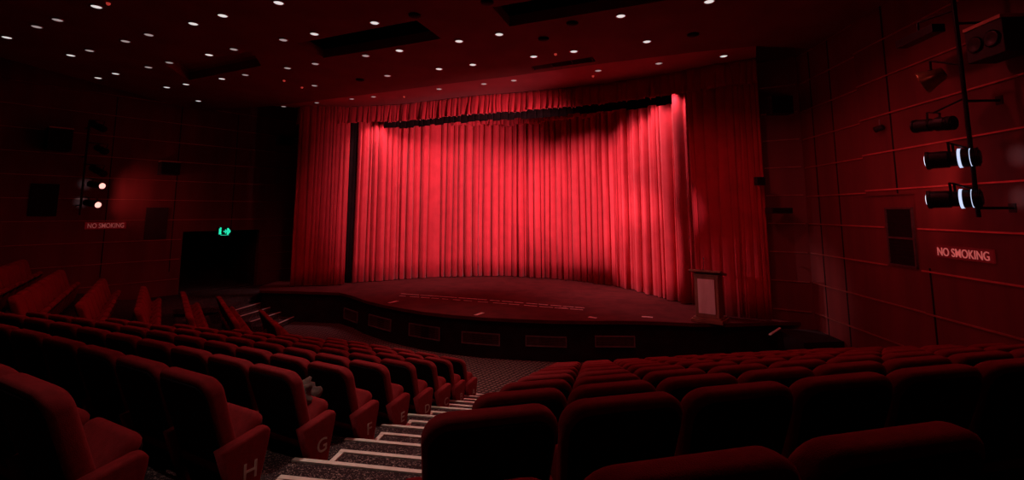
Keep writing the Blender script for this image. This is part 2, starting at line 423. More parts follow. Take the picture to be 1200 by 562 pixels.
# forward-standing panels of the right wall, beginning at the tall seam near the vent
def rw_pt(px, off=0):
    """point of the right wall on picture column px at eye level"""
    k = (px - 600) / F / math.cos(TH) ** 0
    y = (6.2 - off) / (k * math.cos(TH) - .0723)
    return Vector((rwx(y) - off, y, 0))
ya, yb = rw_pt(1019).y, rw_pt(1076).y
bm = B(); prism(bm, [(rwx(-4.6) - .04, -4.6), (rwx(ya) - .04, ya), (rwx(ya) + .05, ya), (rwx(-4.6) + .05, -4.6)], EYE + .30, ZTOP - .1)
struct('wall_right', bm, 'wall')
bm = B(); prism(bm, [(rwx(-4.6) - .04, -4.6), (rwx(yb) - .04, yb), (rwx(yb) + .05, yb), (rwx(-4.6) + .05, -4.6)], 0, EYE + .30)
struct('wall_right', bm, 'wall')
LED = [EYE + .40 + .68 * n for n in range(-4, 6)]
for z in LED:
    bm = B()
    y1 = 11.40; off = .012
    zs = z < EYE + .3
    yc = yb if zs else ya
    bar(bm, (rwx(-4.4) - .04 - off, -4.4, z), (rwx(yc - .02) - .04 - off, yc - .02, z), .022, .024)
    yl = rw_pt(1036).y if EYE - 1.2 < z < EYE else yc + .02
    bar(bm, (rwx(yl) - off, yl, z - (0 if zs else .04)), (rwx(y1) - off, y1, z - (0 if zs else .04)), .022, .024)
    d = Vector((6.28 - rwx(11.47), 11.95 - 11.47, 0)).normalized(); n = Vector((-d.y, d.x, 0)); n = n if n.y < 0 else -n
    a = Vector((rwx(11.47), 11.47, z)) + n * off + d * .05; b = Vector((6.28, 11.95, z)) + n * off - d * .05
    bar(bm, a, b, .022, .024)
    struct('trim_%d' % tn, bm, 'ledge'); tn += 1
# vertical seams on the right wall
for px in (985, 961, 1057, 1086):
    p = rw_pt(px); off = .005 if px < 1019 else .045
    z0, z1 = (.4, CEIL) if px < 1019 else ((EYE + .32, CEIL) if px < 1080 else (.4, EYE - .9))
    bm = B(); box(bm, (rwx(p.y) - off - .004, p.y - .014, z0), (rwx(p.y) - off + .02, p.y + .014, z1)); struct('trim_%d' % tn, bm, 'black'); tn += 1

# left wall with the exit opening
T0, T1 = -.9 * 1.354, 1.05 * 1.354
TD = 2.15
def lwslab(t0, t1, z0, z1, th=.25):
    a, b = lw(t0), lw(t1); c, d = lw(t1, -th), lw(t0, -th)
    bm = B(); prism(bm, [(a.x, a.y), (b.x, b.y), (c.x, c.y), (d.x, d.y)], z0, z1); return bm
struct('wall_left', lwslab(-8.2, T0, 0, ZTOP), 'wall')
struct('wall_left', lwslab(T1, 4.6, 0, ZTOP), 'wall')
struct('wall_left', lwslab(T0, T1, LZ + TD, ZTOP), 'wall')
e = lw(-8.2)
bm = B(); prism(bm, [(e.x, e.y), (-21, -4.7), (-21.3, -4.7), (e.x - .3, e.y)], 0, ZTOP); struct('wall_left', bm, 'wall')
bm = B(); prism(bm, [(-21.3, -4.95), (7.6, -4.95), (7.6, -4.7), (-21.3, -4.7)], 0, ZTOP); struct('wall_back', bm, 'wall_dark')
# corridor behind the exit
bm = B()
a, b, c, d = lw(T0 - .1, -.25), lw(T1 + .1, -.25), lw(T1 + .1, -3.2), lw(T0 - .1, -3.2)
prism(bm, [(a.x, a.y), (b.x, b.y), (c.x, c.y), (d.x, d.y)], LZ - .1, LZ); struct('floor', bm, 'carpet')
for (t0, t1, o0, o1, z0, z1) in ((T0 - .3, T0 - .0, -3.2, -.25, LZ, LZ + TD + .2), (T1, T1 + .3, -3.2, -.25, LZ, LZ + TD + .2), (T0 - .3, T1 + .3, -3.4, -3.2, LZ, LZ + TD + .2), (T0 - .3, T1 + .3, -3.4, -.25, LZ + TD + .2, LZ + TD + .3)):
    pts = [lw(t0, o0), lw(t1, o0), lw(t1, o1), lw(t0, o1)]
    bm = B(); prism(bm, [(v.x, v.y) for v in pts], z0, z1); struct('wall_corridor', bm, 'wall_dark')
# ledges on the left wall
for z in LED:
    bm = B()
    segs = [(-8.1, 2.95)] if z > LZ + TD else [(-8.1, T0 - .05), (T1 + .05, 2.95)]
    for t0, t1 in segs: bar(bm, lw(t0, .012) + Vector((0, 0, z)), lw(t1, .012) + Vector((0, 0, z)), .022, .024)
    struct('trim_%d' % tn, bm, 'ledge'); tn += 1
for t in (-3.4, -1.55, .35):
    bm = B(); p = lw(t, .0); bar(bm, p + Vector((0, 0, LZ + TD if t > T0 else 1.5)), p + Vector((0, 0, CEIL)), .02, .02, up=(1, 0, 0)); struct('trim_%d' % tn, bm, 'black'); tn += 1
# dark return and back wall behind the curtains
bm = B(); prism(bm, [(-9.6, 22.2), (7.6, 22.2), (7.6, 22.5), (-9.6, 22.5)], 0, ZTOP); struct('wall_stage', bm, 'wall_dark')

# ------------------------------------------------------------------ ceiling
ce = [at_z(px, py, CEIL) for px, py in ((0, 67), (235, 131), (320, 124), (440, 109.4), (520, 98.7), (598, 89.4), (702, 75), (815, 61), (886, 54))]
cpts = [(-14.4, -4.7)] + [(v.x, v.y) for v in ce] + [(rwx(10.7), 10.7), (rwx(9.9), 9.9), (rwx(9.4), 9.4), (rwx(-4.7), -4.7)]
slots = [
    [(348, 50.7), (488, 24), (517.5, 45.4), (379, 68)],
    [(577, 8.5), (801, -30), (850, -11), (597, 31)],
    [(622, 78), (694.5, 66.6), (698, 72), (625, 82)],
    [(195, 76), (296, 60), (306, 77), (221, 94)],
]
slot_w = [[at_z(px, py, CEIL) for px, py in s] for s in slots]
bm = B()
loops = [[Vector((x, y, CEIL)) for x, y in cpts]] + slot_w
edges = []
for lp in loops:
    vs = [bm.verts.new(v) for v in lp]
    edges += [bm.edges.new((vs[i], vs[(i + 1) % len(vs)])) for i in range(len(vs))]
bmesh.ops.triangle_fill(bm, edges=edges, use_beauty=True, use_dissolve=False)
r = bmesh.ops.extrude_face_region(bm, geom=bm.faces[:])
bmesh.ops.translate(bm, verts=[v for v in r['geom'] if isinstance(v, bmesh.types.BMVert)], vec=(0, 0, .22))
ceiling = struct('ceiling', bm, 'ceiling')
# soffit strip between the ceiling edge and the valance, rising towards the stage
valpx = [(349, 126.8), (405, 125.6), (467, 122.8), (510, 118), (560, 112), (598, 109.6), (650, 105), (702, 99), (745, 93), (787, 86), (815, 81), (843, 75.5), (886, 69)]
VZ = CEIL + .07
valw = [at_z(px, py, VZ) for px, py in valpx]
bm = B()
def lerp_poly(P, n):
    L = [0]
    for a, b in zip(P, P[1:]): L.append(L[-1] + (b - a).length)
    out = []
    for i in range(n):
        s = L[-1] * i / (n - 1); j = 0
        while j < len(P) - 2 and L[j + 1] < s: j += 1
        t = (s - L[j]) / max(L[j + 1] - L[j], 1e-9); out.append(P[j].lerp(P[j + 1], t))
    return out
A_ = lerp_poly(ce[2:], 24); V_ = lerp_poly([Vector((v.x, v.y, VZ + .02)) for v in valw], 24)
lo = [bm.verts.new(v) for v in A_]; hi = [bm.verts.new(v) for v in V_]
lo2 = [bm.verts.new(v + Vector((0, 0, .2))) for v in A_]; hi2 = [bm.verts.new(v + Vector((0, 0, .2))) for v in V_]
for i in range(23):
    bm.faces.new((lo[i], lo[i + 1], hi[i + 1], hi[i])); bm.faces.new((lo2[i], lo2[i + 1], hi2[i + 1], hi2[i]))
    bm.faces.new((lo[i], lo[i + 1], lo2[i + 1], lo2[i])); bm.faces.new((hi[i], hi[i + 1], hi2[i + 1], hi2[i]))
struct('ceiling', bm, 'soffit_lit')
bm = B(); prism(bm, [(-21.3, -4.9), (7.6, -4.9), (7.6, 22.5), (-21.3, 22.5)], ZTOP, ZTOP + .2); struct('ceiling', bm, 'wall_dark')
# boxes over the ceiling slots
for i, s in enumerate(slot_w):
    bm = B()
    c = sum(s, Vector()) / 4
    o_ = [v + (v - c).normalized() * .02 for v in s]
    lo = [bm.verts.new(v + Vector((0, 0, .23))) for v in o_]; hi = [bm.verts.new(v + Vector((0, 0, .32 if i == 3 else .75))) for v in o_]
    bm.faces.new(hi)
    for j in range(4): bm.faces.new((lo[j], lo[(j + 1) % 4], hi[(j + 1) % 4], hi[j]))
    struct('ceiling', bm, 'soffit_lit' if i == 3 else 'black')  # last slot takes the paler plaster so its inside looks lit

# ------------------------------------------------------------------ curtains
def drape(name, path, z0, z1, pleat=(.12, .24), amp=.075, seed=1, mater='curtain', rows=10, flip=1, parent=None, flare=0, hem=0.0, gather=0):
    """hanging cloth: path of plan points; soft rounded pleats divided by narrow creases"""
    rnd = random.Random(seed)
    P = lerp_poly([Vector((x, y, 0)) for x, y in path], 400)
    L = sum((b - a).length for a, b in zip(P, P[1:]))
    brk = [0.0]; amps = []
    while brk[-1] < L:
        wv = rnd.uniform(*pleat) * (1.6 if rnd.random() < .18 else 1)
        brk.append(brk[-1] + wv); amps.append(amp * rnd.uniform(.55, 1.15))
    brk[-1] = L
    if len(brk) > 2 and brk[-1] - brk[-2] < .03: brk.pop(-2); amps.pop()
    samples = []
    for i in range(len(brk) - 1):
        for tt in (0, .035, .09, .18, .3, .42, .54, .66, .78, .88, .96): samples.append((i, tt))
    samples.append((len(brk) - 2, 1.0))
    def pos(s):
        s = min(max(s, 0), L * .99999); f = s / L * 399; i = int(f); return P[i].lerp(P[min(i + 1, 399)], f - i), (P[min(i + 1, 399)] - P[i]).normalized()
    ph = [rnd.uniform(0, 6.28) for _ in brk]
    bm = B(); grid = []
    for r_ in range(rows + 1):
        v = r_ / rows; z = z0 + (z1 - z0) * v; row = []
        for i, t in samples:
            w_ = brk[i + 1] - brk[i]
            s = brk[i] + w_ * t
            s += .018 * math.sin(ph[i] * (1 - t) + ph[min(i + 1, len(ph) - 1)] * t + v * 3.1)
            p, d = pos(s); n = Vector((d.y, -d.x, 0)) * flip
            bulge = (max(0, 1 - (2 * t - 1) ** 2)) ** .32
            a_ = amps[i] * (1 - flare * v)
            off = a_ * bulge * (min(w_, .22) / .18) ** .5
            off += .012 * math.sin(2 * math.pi * 2.5 * t + ph[i]) * min(1, a_ / .15)
            if gather: off += gather * (1 - v) * math.sin(ph[i] + t * 3)
            zz = z + hem * math.sin(ph[i]) * (1 - v) ** 2 + hem * .5 * bulge * (1 - v)
            row.append(bm.verts.new((p.x + n.x * off, p.y + n.y * off, zz)))
        grid.append(row)
    for a, b in zip(grid, grid[1:]):
        for i in range(len(a) - 1): bm.faces.new((a[i], a[i + 1], b[i + 1], b[i]))
    o = obj(name, bm, mater, parent, smooth=True)
    sm = o.modifiers.new('thickness', 'SOLIDIFY'); sm.thickness = .008; sm.offset = 0
    return o
CB = STAGE + .02
mainpx = [(411, 330), (425, 329), (442, 327.8), (465, 325.6), (487, 324.4), (510, 323.5), (535, 322.6), (560, 322), (590, 322), (622, 323.4), (655, 325.6), (685, 328.6), (708, 331.5), (730, 335), (750, 339.2), (770, 344), (786, 348), (801, 351.6), (818, 355.5)]
mw = [at_z(px, py, CB) for px, py in mainpx]; mw = [(v.x, v.y) for v in mw]
tag(drape('stage_curtain', mw[:10], CB, CEIL + .55, seed=3, pleat=(.14, .36), amp=.32), 'brightly lit red house curtain, left half up to the centre split', 'curtain')
tag(drape('stage_curtain', mw[9:], CB, CEIL + .55, seed=5, pleat=(.13, .32), amp=.31), 'brightly lit red house curtain, right half ending behind the lectern', 'curtain')
lw_ = [at_z(px, py, CB) for px, py in ((340, 334.8), (365, 334.2), (389, 333.5), (403, 332.4))]
tag(drape('side_curtain', [(v.x, v.y) for v in lw_], CB, CEIL + .3, seed=8, pleat=(.10, .20), amp=.09), 'dimmer red side curtain at the left of the stage, past the black gap', 'curtain')
rw_ = [at_z(px, py, CB) for px, py in ((817, 365), (836, 367.5), (855, 370), (880, 372.5), (905, 374.5))]
tag(drape('side_curtain', [(v.x, v.y) for v in rw_], CB, CEIL + .3, seed=9, pleat=(.10, .19), amp=.09), 'dimmer red side curtain at the right of the stage behind the lectern', 'curtain')
# valance across the whole opening
VB = CEIL - .56
tag(drape('valance', [(v.x, v.y) for v in valw], VB, VZ, seed=12, pleat=(.10, .26), amp=.13, mater='valance', rows=7, flare=.6, hem=.02, gather=.04), 'gathered red valance hanging from the ceiling above the stage curtain', 'valance')
# frill along the head of the lit curtain
fr_ = [Vector((x, y, 0)) for x, y in mw]; fr_ = [v * (1 - .35 / v.length) for v in fr_]
FZ = at_y(560, 146.5, 19.3).z
tag(drape('curtain_frill', [(v.x, v.y) for v in fr_[3:]], FZ, CEIL + .3, seed=21, pleat=(.10, .26), amp=.13, mater='curtain', rows=7, flare=.5, hem=.05, gather=.04), 'short ruffled red frill along the head of the lit curtain under the dark band', 'valance')
# dark border hanging behind the valance
BZ = at_y(560, 141, 15.8).z
vpl = lerp_poly([Vector((v.x, v.y, 0)) for v in valw], 60)
bw = [v + Vector((.10, .42, 0)) for v in vpl if -5.0 < v.x < 4.55]
tag(drape('masking_cloth', [(v.x, v.y) for v in bw], BZ, CEIL + .1, seed=15, pleat=(.15, .3), amp=.04, mater='border', rows=4, hem=.03), 'black cloth border showing as a dark band under the red valance', 'cloth')
# narrow black leg in the gap between the left side curtain and the lit curtain
g0, g1 = at_z(402.5, 331.2, CB), at_z(412, 330.4, CB)
tag(drape('masking_cloth', [(g0.x, g0.y + .12), (g1.x + .03, g1.y + .05)], CB, CEIL + .2, seed=17, pleat=(.1, .14), amp=.02, mater='border', rows=4), 'narrow black cloth leg in the gap beside the lit curtain', 'cloth')

# ------------------------------------------------------------------ lectern
lp = at_z(832, 379, STAGE); lp += Vector((.12, .28, 0)); lp.z = STAGE
nf = Vector((-.60, -.80, 0)).normalized()
rz = math.atan2(nf.x, -nf.y)        # front is local -Y
lec = empty('lectern', lp, rz, 'wooden lectern with pale front panel standing at the right stage edge', 'lectern')
bm = B(); box(bm, (-.36, -.30, 0), (.36, .30, .07), bevel=.01); box(bm, (-.32, -.26, .07), (.32, .26, .11), bevel=.008); obj('base', bm, 'wood', lec)
bm = B(); box(bm, (-.27, -.21, .11), (.27, .21, 1.05), bevel=.012); obj('body', bm, 'wood', lec)
bm = B(); box(bm, (-.19, -.225, .20), (.19, -.21, .99), bevel=.004)
for i in range(9): box(bm, (-.17 + i * .04, -.229, .22), (-.155 + i * .04, -.225, .97))
obj('front_panel', bm, 'lecpanel', lec)
bm = B(); m = Matrix.Translation((0, 0, 1.13)) @ Matrix.Rotation(math.radians(-12), 4, 'X')
box(bm, (-.36, -.30, -.03), (.36, .28, .02), m, bevel=.01)
for v in box(bm, (-.28, -.22, 1.05), (.28, .22, 1.10)): pass
obj('reading_top', bm, 'wood', lec)
bm = B(); tube(bm, (-.1, -.05, 1.14), (-.1, -.02, 1.20), .012)
pts = [Vector((-.1, -.02 + .10 * math.sin(t * 1.3), 1.2 + .22 * t)) for t in [i / 6 for i in range(7)]]
for a, b in zip(pts, pts[1:]): tube(bm, a, b, .006, 8)
tube(bm, pts[-1], pts[-1] + Vector((-.02, .05, .03)), .014, 10)
obj('microphone', bm, 'blackmetal', lec)

# ------------------------------------------------------------------ theatre seats
LEAN = math.tan(math.radians(23))
def make_seat():
    root = empty('theatre_seat', (0, 0, 0))
    H = .90
    def lean(co):
        co = co.copy(); z = co.z
        co.x *= 1 - .13 * max(0, min(1, (.62 - z) / .15))
        co.y += (H - z) * LEAN * .8 - .035 * math.cos((co.x / .27) * 1.2) + .03
        co.z += .012 * math.cos(co.x / .27 * 1.5)          # slightly crowned top
        return co
    bm = B(); pillow(bm, .56, .69, 0, .125, .030, .055, .10, .05, n=6, steps=4, fn=lambda c: lean(c + Vector((0, 0, .20))))
    obj('backrest', bm, 'velvet', root, True)
    bm = B(); pillow(bm, .515, .755, -.010, .03, .010, .01, .085, .04, n=6, steps=2, fn=lambda c: lean(c + Vector((0, 0, .09))))
    obj('back_shell', bm, 'shell', root, True)
    bm = B()
    def tip(c): return Vector((c.x, .245 + c.z * .68 - c.y * .73, .235 + c.z * .73 + c.y * .68))
    pillow(bm, .46, .38, 0, .105, .03, .045, .06, .04, n=4, steps=3, fn=tip)
    obj('seat_cushion', bm, 'velvet', root, True)
    bm = B(); pillow(bm, .43, .34, -.016, .004, .006, .004, .05, .04, n=4, steps=2, fn=lambda c: tip(Vector((c.x, c.y, c.z + .02)))); obj('seat_board', bm, 'shell', root, True)
    bm = B(); box(bm, (-.05, .20, 0), (.05, .28, .30), bevel=.008); box(bm, (-.10, .16, 0), (.10, .34, .015)); box(bm, (-.24, .20, .25), (.24, .30, .275))
    obj('pedestal', bm, 'iron', root)
    return root
def arm_bm(x, th=.085):
    prof = [(.12, .45), (.28, .475), (.41, .495), (.445, .490), (.463, .465), (.460, .42), (.385, .07), (.365, .045), (.275, .045), (.25, .07)]
    bm = B(); 
    a = [bm.verts.new((x - th / 2, y, z)) for y, z in prof]; b = [bm.verts.new((x + th / 2, y, z)) for y, z in prof]
    n = len(prof); fa = bm.faces.new(a); fb = bm.faces.new(b[::-1])
    for i in range(n): bm.faces.new((a[i], a[(i + 1) % n], b[(i + 1) % n], b[i]))
    bmesh.ops.recalc_face_normals(bm, faces=bm.faces[:])
    es = list({e for f in (fa, fb) for e in f.edges})
    bmesh.ops.bevel(bm, geom=es, offset=.022, segments=3, affect='EDGES', profile=.6)
    return bm
proto = make_seat()
arm_mesh = obj('armrest', arm_bm(-.29), 'velvet', proto, True)
for p in arm_mesh.data.polygons: p.use_smooth = True
end_mesh = obj('armrest', arm_bm(.29), 'velvet', None, True)
NUM = ['zeroth', 'first', 'second', 'third', 'fourth', 'fifth', 'sixth', 'seventh', 'eighth', 'ninth', 'tenth', 'eleventh', 'twelfth', 'thirteenth', 'fourteenth', 'fifteenth', 'sixteenth']
ROWL = 'ABCDEFGHIJKLM'
def project(v):
    c, s = math.cos(TH), math.sin(TH)
    y, z = v[1], v[2] - EYE
    Yc = y * c + z * s; Zc = -y * s + z * c
    return 600 + F * v[0] / Yc, PYC - F * Zc / Yc, Yc
def place_seat(top, facing, z, label, group, end=None, letter=None):
    """top: plan position under the centre of the top edge of the backrest"""
    o = copy_tree(proto)
    o.location = (top.x, top.y, z); o.rotation_euler = (0, 0, math.atan2(-facing.x, facing.y))
    tag(o, label, 'seat', group)
    if end:
        e_ = end_mesh.copy(); COL.objects.link(e_); e_.parent = o
        if letter:
            t = text_mesh(letter, .15, .002, e_, 'letter', 'row_letter', mtx=Matrix.Translation((.29 + .0445, .325, .265)) @ Matrix.Rotation(math.pi / 2, 4, 'Z') @ Matrix.Rotation(math.pi / 2, 4, 'X'))
    return o
SP = .58
def visible(p, z):
    x, y, Y = project((p.x, p.y, z + .9))
    return Y > .2 and -45 < x < 1250
# centre bank, left of the central aisle
for k in range(0, 10):
    p = P_center(k); a = .49; j = 0; z = k * RISE
    c = corner(k)
    smax = (Vector((c.x, c.y)) - Vector((N_aisle(k).x, N_aisle(k).y))).length - .85
    s = .32
    while s < smax and j < 15:
        if visible(p, z):
            fc = Vector((math.sin(a), math.cos(a)))
            lab = ('red velvet seat ending centre row %s at the steps, side panel lettered %s' % (ROWL[k], ROWL[k])) if j == 0 and k < 8 else \
                  ('red velvet seat in centre row %s, %s seat left of the stepped aisle' % (ROWL[k], NUM[j + 1]))
            place_seat(p, fc, z, lab, 'theatre seats of the centre bank', end=(j == 0), letter=ROWL[k] if j == 0 and k < 8 else None)
        p = p + Vector((-math.cos(a), math.sin(a))) * SP; a -= .012; j += 1; s += SP
# right bank, beside the camera
for k in range(0, 10):
    p = P_right(k); a = ang_right(k); z = k * RISE; j = 0
    while True:
        fc = Vector((-math.sin(a), math.cos(a)))
        if p.x > rwx(p.y) - .62: break
        x_, y_, Y_ = project((p.x, p.y, z + .9))
        if visible(p, z):
            rowname = 'front row by the stage' if k == 0 else ('row nearest the camera' if k == 9 else '%s row from camera' % NUM[10 - k])
            nxt = p + rot(a) * SP
            place_seat(p, fc, z, 'red velvet seat in right bank, %s, %s right of the steps' % (rowname, NUM[j + 1]), 'theatre seats of the right bank', end=(nxt.x > rwx(nxt.y) - .62))
        p = p + rot(a) * SP; j += 1; a -= .004
# left wing
FAR = [15.44, 16.7, 16.86, 16.4, 17.06, 17.4, 18.3, 18.6]
for m in range(0, 8):
    c = corner(m); s0 = WU.dot(Vector((c.x, c.y))) + .75
    z = m * RISE; j = 0; s = s0
    while s < FAR[m] - .2:
        p = WU * s + WN * wing_c(m)
        if visible(p, z):
            rowname = 'front row' if m == 0 else '%s row from front' % NUM[m + 1]
            place_seat(p, Vector((-WN.x, -WN.y)), z, 'red velvet seat, far left bank, %s, %s from the aisle' % (rowname, NUM[j + 1]), 'theatre seats of the far left bank', end=(j == 0))
        s += SP; j += 1
bpy.data.objects.remove(end_mesh)
for ch in list(proto.children): bpy.data.objects.remove(ch)
bpy.data.objects.remove(proto)

# crumpled cloth on the seat ending row G
bm = B(); bmesh.ops.create_icosphere(bm, subdivisions=4, radius=1)
rnd = random.Random(4)
from mathutils import noise
for v in bm.verts:
    d = v.co.normalized()
    f_ = 1 + .45 * noise.noise(d * 2.1) + .25 * noise.noise(d * 5)
    v.co = Vector((d.x * .19 * f_, d.y * .15 * f_, max(d.z, -.55) * .17 * f_ + .09))
cl = obj('crumpled_jacket', bm, 'bag', None, True)
pg = P_center(6); cl.location = (pg.x + .10, pg.y + .36, 6 * RISE + .43); cl.rotation_euler = (0, 0, .5)
tag(cl, 'small crumpled brown cloth lying on the seat ending row G', 'cloth')

# ------------------------------------------------------------------ wall fixtures
def frame(d, up=Vector((0, 0, 1))):
    """matrix whose local +Y points along d"""
    d = Vector(d).normalized(); s = d.cross(up).normalized(); u = s.cross(d)
    return Matrix(((*s, 0), (*d, 0), (*u, 0), (0, 0, 0, 1))).transposed()
def rw_at(px, py, off):
    return at_plane(px, py, RW0 + RWN * off, RWN)
def lw_at(px, py, off):
    return at_plane(px, py, LW0 + LWN * off, LWN)
def spotlight(name, pos, d, L, R, label, lens, glow=None, hang=Vector((0, 0, 1)), body='blackmetal', wallpt=None):
    root = empty(name, pos, 0, label, 'stage light')
    m = frame(d)
    bm = B()
    lathe(bm, [(-L * .50, R * .45), (-L * .49, R * .72), (-L * .28, R * .95), (-L * .10, R), (-L * .09, R * .8), (L * .05, R * .8), (L * .06, R * .92), (L * .40, R * .92), (L * .41, R), (L * .47, R), (L * .47, R * .9), (L * .44, R * .88)], 24, m)
    for i in range(5):
        t = -L * (.46 - .035 * i)
        lathe(bm, [(t, R * 1.0), (t + L * .012, R * 1.0)], 24, m)
    obj('housing', bm, body, root, False)
    bm = B(); 
    lathe(bm, [(L * .43, R * .86), (L * .47, R * .82), (L * .50, R * .55), (L * .51, R * .05)], 24, m); obj('lens', bm, lens, root, True)
    if glow:
        bm = B(); lathe(bm, [(-L * .17, R * 1.01), (-L * .115, R * 1.03)], 24, m)
        lathe(bm, [(-L * .33, R * .95), (-L * .315, R * .97)], 24, m)
        obj('lamp_vent', bm, glow, root, True)
    s = m.to_3x3() @ Vector((1, 0, 0)); u = m.to_3x3() @ Vector((0, 0, 1))
    bm = B()
    for sg in (-1, 1): bar(bm, s * sg * R * 1.12, s * sg * R * 1.12 + u * R * 1.7, .03, .008, up=s)
    bar(bm, -s * R * 1.14 + u * R * 1.7, s * R * 1.14 + u * R * 1.7, .03, .01)
    if wallpt is not None: tube(bm, u * R * 1.7, Vector(wallpt) - Vector(pos), .014)
    obj('yoke', bm, 'blackmetal', root)
    return root

# right wall: lighting pole
p0 = rw_at(1112, 0, .48); p1 = rw_at(1152, 250, .48)
px_, py_ = (p0.x + p1.x) / 2, (p0.y + p1.y) / 2
pole = Vector((px_, py_, 0))
root = empty('lighting_pole', (px_, py_, p1.z), 0, 'tall black lighting pole bracketed off the right wall', 'pole')
bm = B(); tube(bm, (0, 0, -.05), (0, 0, CEIL - p1.z + .02), .028); obj('pole', bm, 'blackmetal', root)
for zz in (EYE + .05, EYE + 1.5, EYE + 2.6):
    bm = B(); tube(bm, (0, 0, zz - p1.z), (-RWN.x * .46, -RWN.y * .46, zz - p1.z), .018); box(bm, (-RWN.x * .45 - .02, -RWN.y * .45 - .05, zz - p1.z - .06), (-RWN.x * .45 + .03, -RWN.y * .45 + .05, zz - p1.z + .06)); obj('bracket', bm, 'blackmetal', root)
along = Vector((.0723, 1, 0)).normalized()
dR = Vector((-.62, .78, -.02)).normalized()
def at_pole(px, py, dx=0):
    return rw_at(px, py, .62)
FR = []
for (px, py, R, lab) in ((1116, 186, .128, 'upper of two lit black spotlights on the right wall pole'), (1118, 233, .128, 'lower of two lit black spotlights on the right wall pole')):
    c = at_pole(px, py); FR.append(c)
    spotlight('spotlight', c, dR, .58, R, lab, 'lens_white', 'vent_glow', wallpt=(px_, py_, c.z + .12))
# unlit fixtures
c = at_pole(1094, 146); spotlight('spotlight', c, Vector((-.2, 1, .08)), .56, .10, 'unlit black spotlight on right wall, just above the two lit ones', 'black', None, wallpt=(px_, py_, c.z + .30))
c = at_pole(1092, 92)
root = empty('flood_lamp', c, 0, 'unlit brass-coloured flood lamp high on the right wall pole', 'stage light')
m = frame(Vector((-.55, .75, -.35)))
bm = B(); lathe(bm, [(-.16, .05), (-.15, .09), (-.02, .12), (.10, .17), (.12, .17), (.09, .15), (.0, .08)], 24, m); obj('reflector', bm, 'gold', root, True)
bm = B(); tube(bm, (0, 0, .10), (0, 0, .26), .016); tube(bm, (0, 0, .26), Vector((px_, py_, c.z + .1)) - c, .014); box(bm, (-.05, -.05, .0), (.05, .05, .12)); obj('yoke', bm, 'blackmetal', root)
c = at_pole(1077, 43)
root = empty('strip_lamp', c, 0, 'long black strip light fixed high on the right wall', 'stage light')
m = frame(along)
bm = B(); box(bm, (-.09, -.36, -.06), (.09, .36, .06), m, bevel=.012); obj('housing', bm, 'blackmetal', root)
bm = B(); tube(bm, (0, 0, .05), (0, 0, .22), .016); tube(bm, (0, 0, .22), Vector((px_, py_, c.z + .2)) - c, .014); obj('bracket', bm, 'blackmetal', root)
# loudspeaker with warm light painted on its top edge at the upper right
a = rw_at(1142, 38, .5); b = rw_at(1205, 5, .5)
root_p = rw_at(1197, 46, .02)
root = empty('loudspeaker', root_p, math.atan2(-along.x, along.y), 'large black loudspeaker with warm light painted on top edge, high at right frame edge', 'speaker')
bm = B(); box(bm, (-.46, -.27, -.24), (-.10, .27, .22), bevel=.012); obj('cabinet', bm, 'box', root)
bm = B(); box(bm, (-.475, -.27, .20), (-.10, .27, .245)); obj('top_edge', bm, 'boxtop_lit', root)
bm = B()
for dy in (-.12, .12):
    lathe(bm, [(0, .09), (.012, .11), (.02, .09), (-.01, .04)], 20, Matrix.Translation((-.463, dy, -.02)) @ Matrix.Rotation(math.pi / 2, 4, 'Z'))
obj('driver', bm, 'blackmetal', root, True)
bm = B(); bar(bm, (-.10, -.2, 0), (.0, -.2, 0), .05, .05); bar(bm, (-.10, .2, 0), (.0, .2, 0), .05, .05); obj('bracket', bm, 'blackmetal', root)
# small camera-like lamp and its recess near the ledge
c = rw_at(1031, 150, .10)
root = empty('small_lamp', c, 0, 'small red-tinted lamp on a bracket at the ledge end, right wall', 'lamp')
bm = B(); lathe(bm, [(-.07, .03), (-.06, .045), (.05, .05), (.08, .06), (.07, .045)], 16, frame(Vector((-.3, 1, -.25)))); obj('housing', bm, 'blackmetal', root, True)
bm = B(); tube(bm, (0, 0, 0), (-RWN.x * .1, -RWN.y * .1, .05), .012); tube(bm, (0, 0, 0), (0, 0, .16), .012); obj('bracket', bm, 'grille', root)
# vent with two cells
a = rw_at(1038, 243, .0); b = rw_at(1070, 243, .0); t = rw_at(1040, 309, 0)
h = (a.z - t.z); L = (a - b).length
root = empty('wall_vent', (a + b) / 2 - Vector((0, 0, h)), math.atan2(-along.x, along.y), 'tall two-cell vent with thin frame, right wall below the ledges', 'vent')
bm = B()
fw = .03
for z0, z1 in ((0, fw), (h / 2 - fw / 2 - .02, h / 2 + fw / 2 - .02), (h - fw, h)): box(bm, (-.035, -L / 2, z0), (0, L / 2, z1))
for y0 in (-L / 2, L / 2 - fw): box(bm, (-.035, y0, 0), (0, y0 + fw, h))
obj('frame', bm, 'louvre', root)
bm = B(); box(bm, (-.012, -L / 2 + fw, fw), (-.004, L / 2 - fw, h - fw))
for i in range(16): box(bm, (-.02, -L / 2 + fw, fw + i * (h - 2 * fw) / 16), (-.012, L / 2 - fw, fw + (i + .3) * (h - 2 * fw) / 16))
obj('slats', bm, 'black', root)

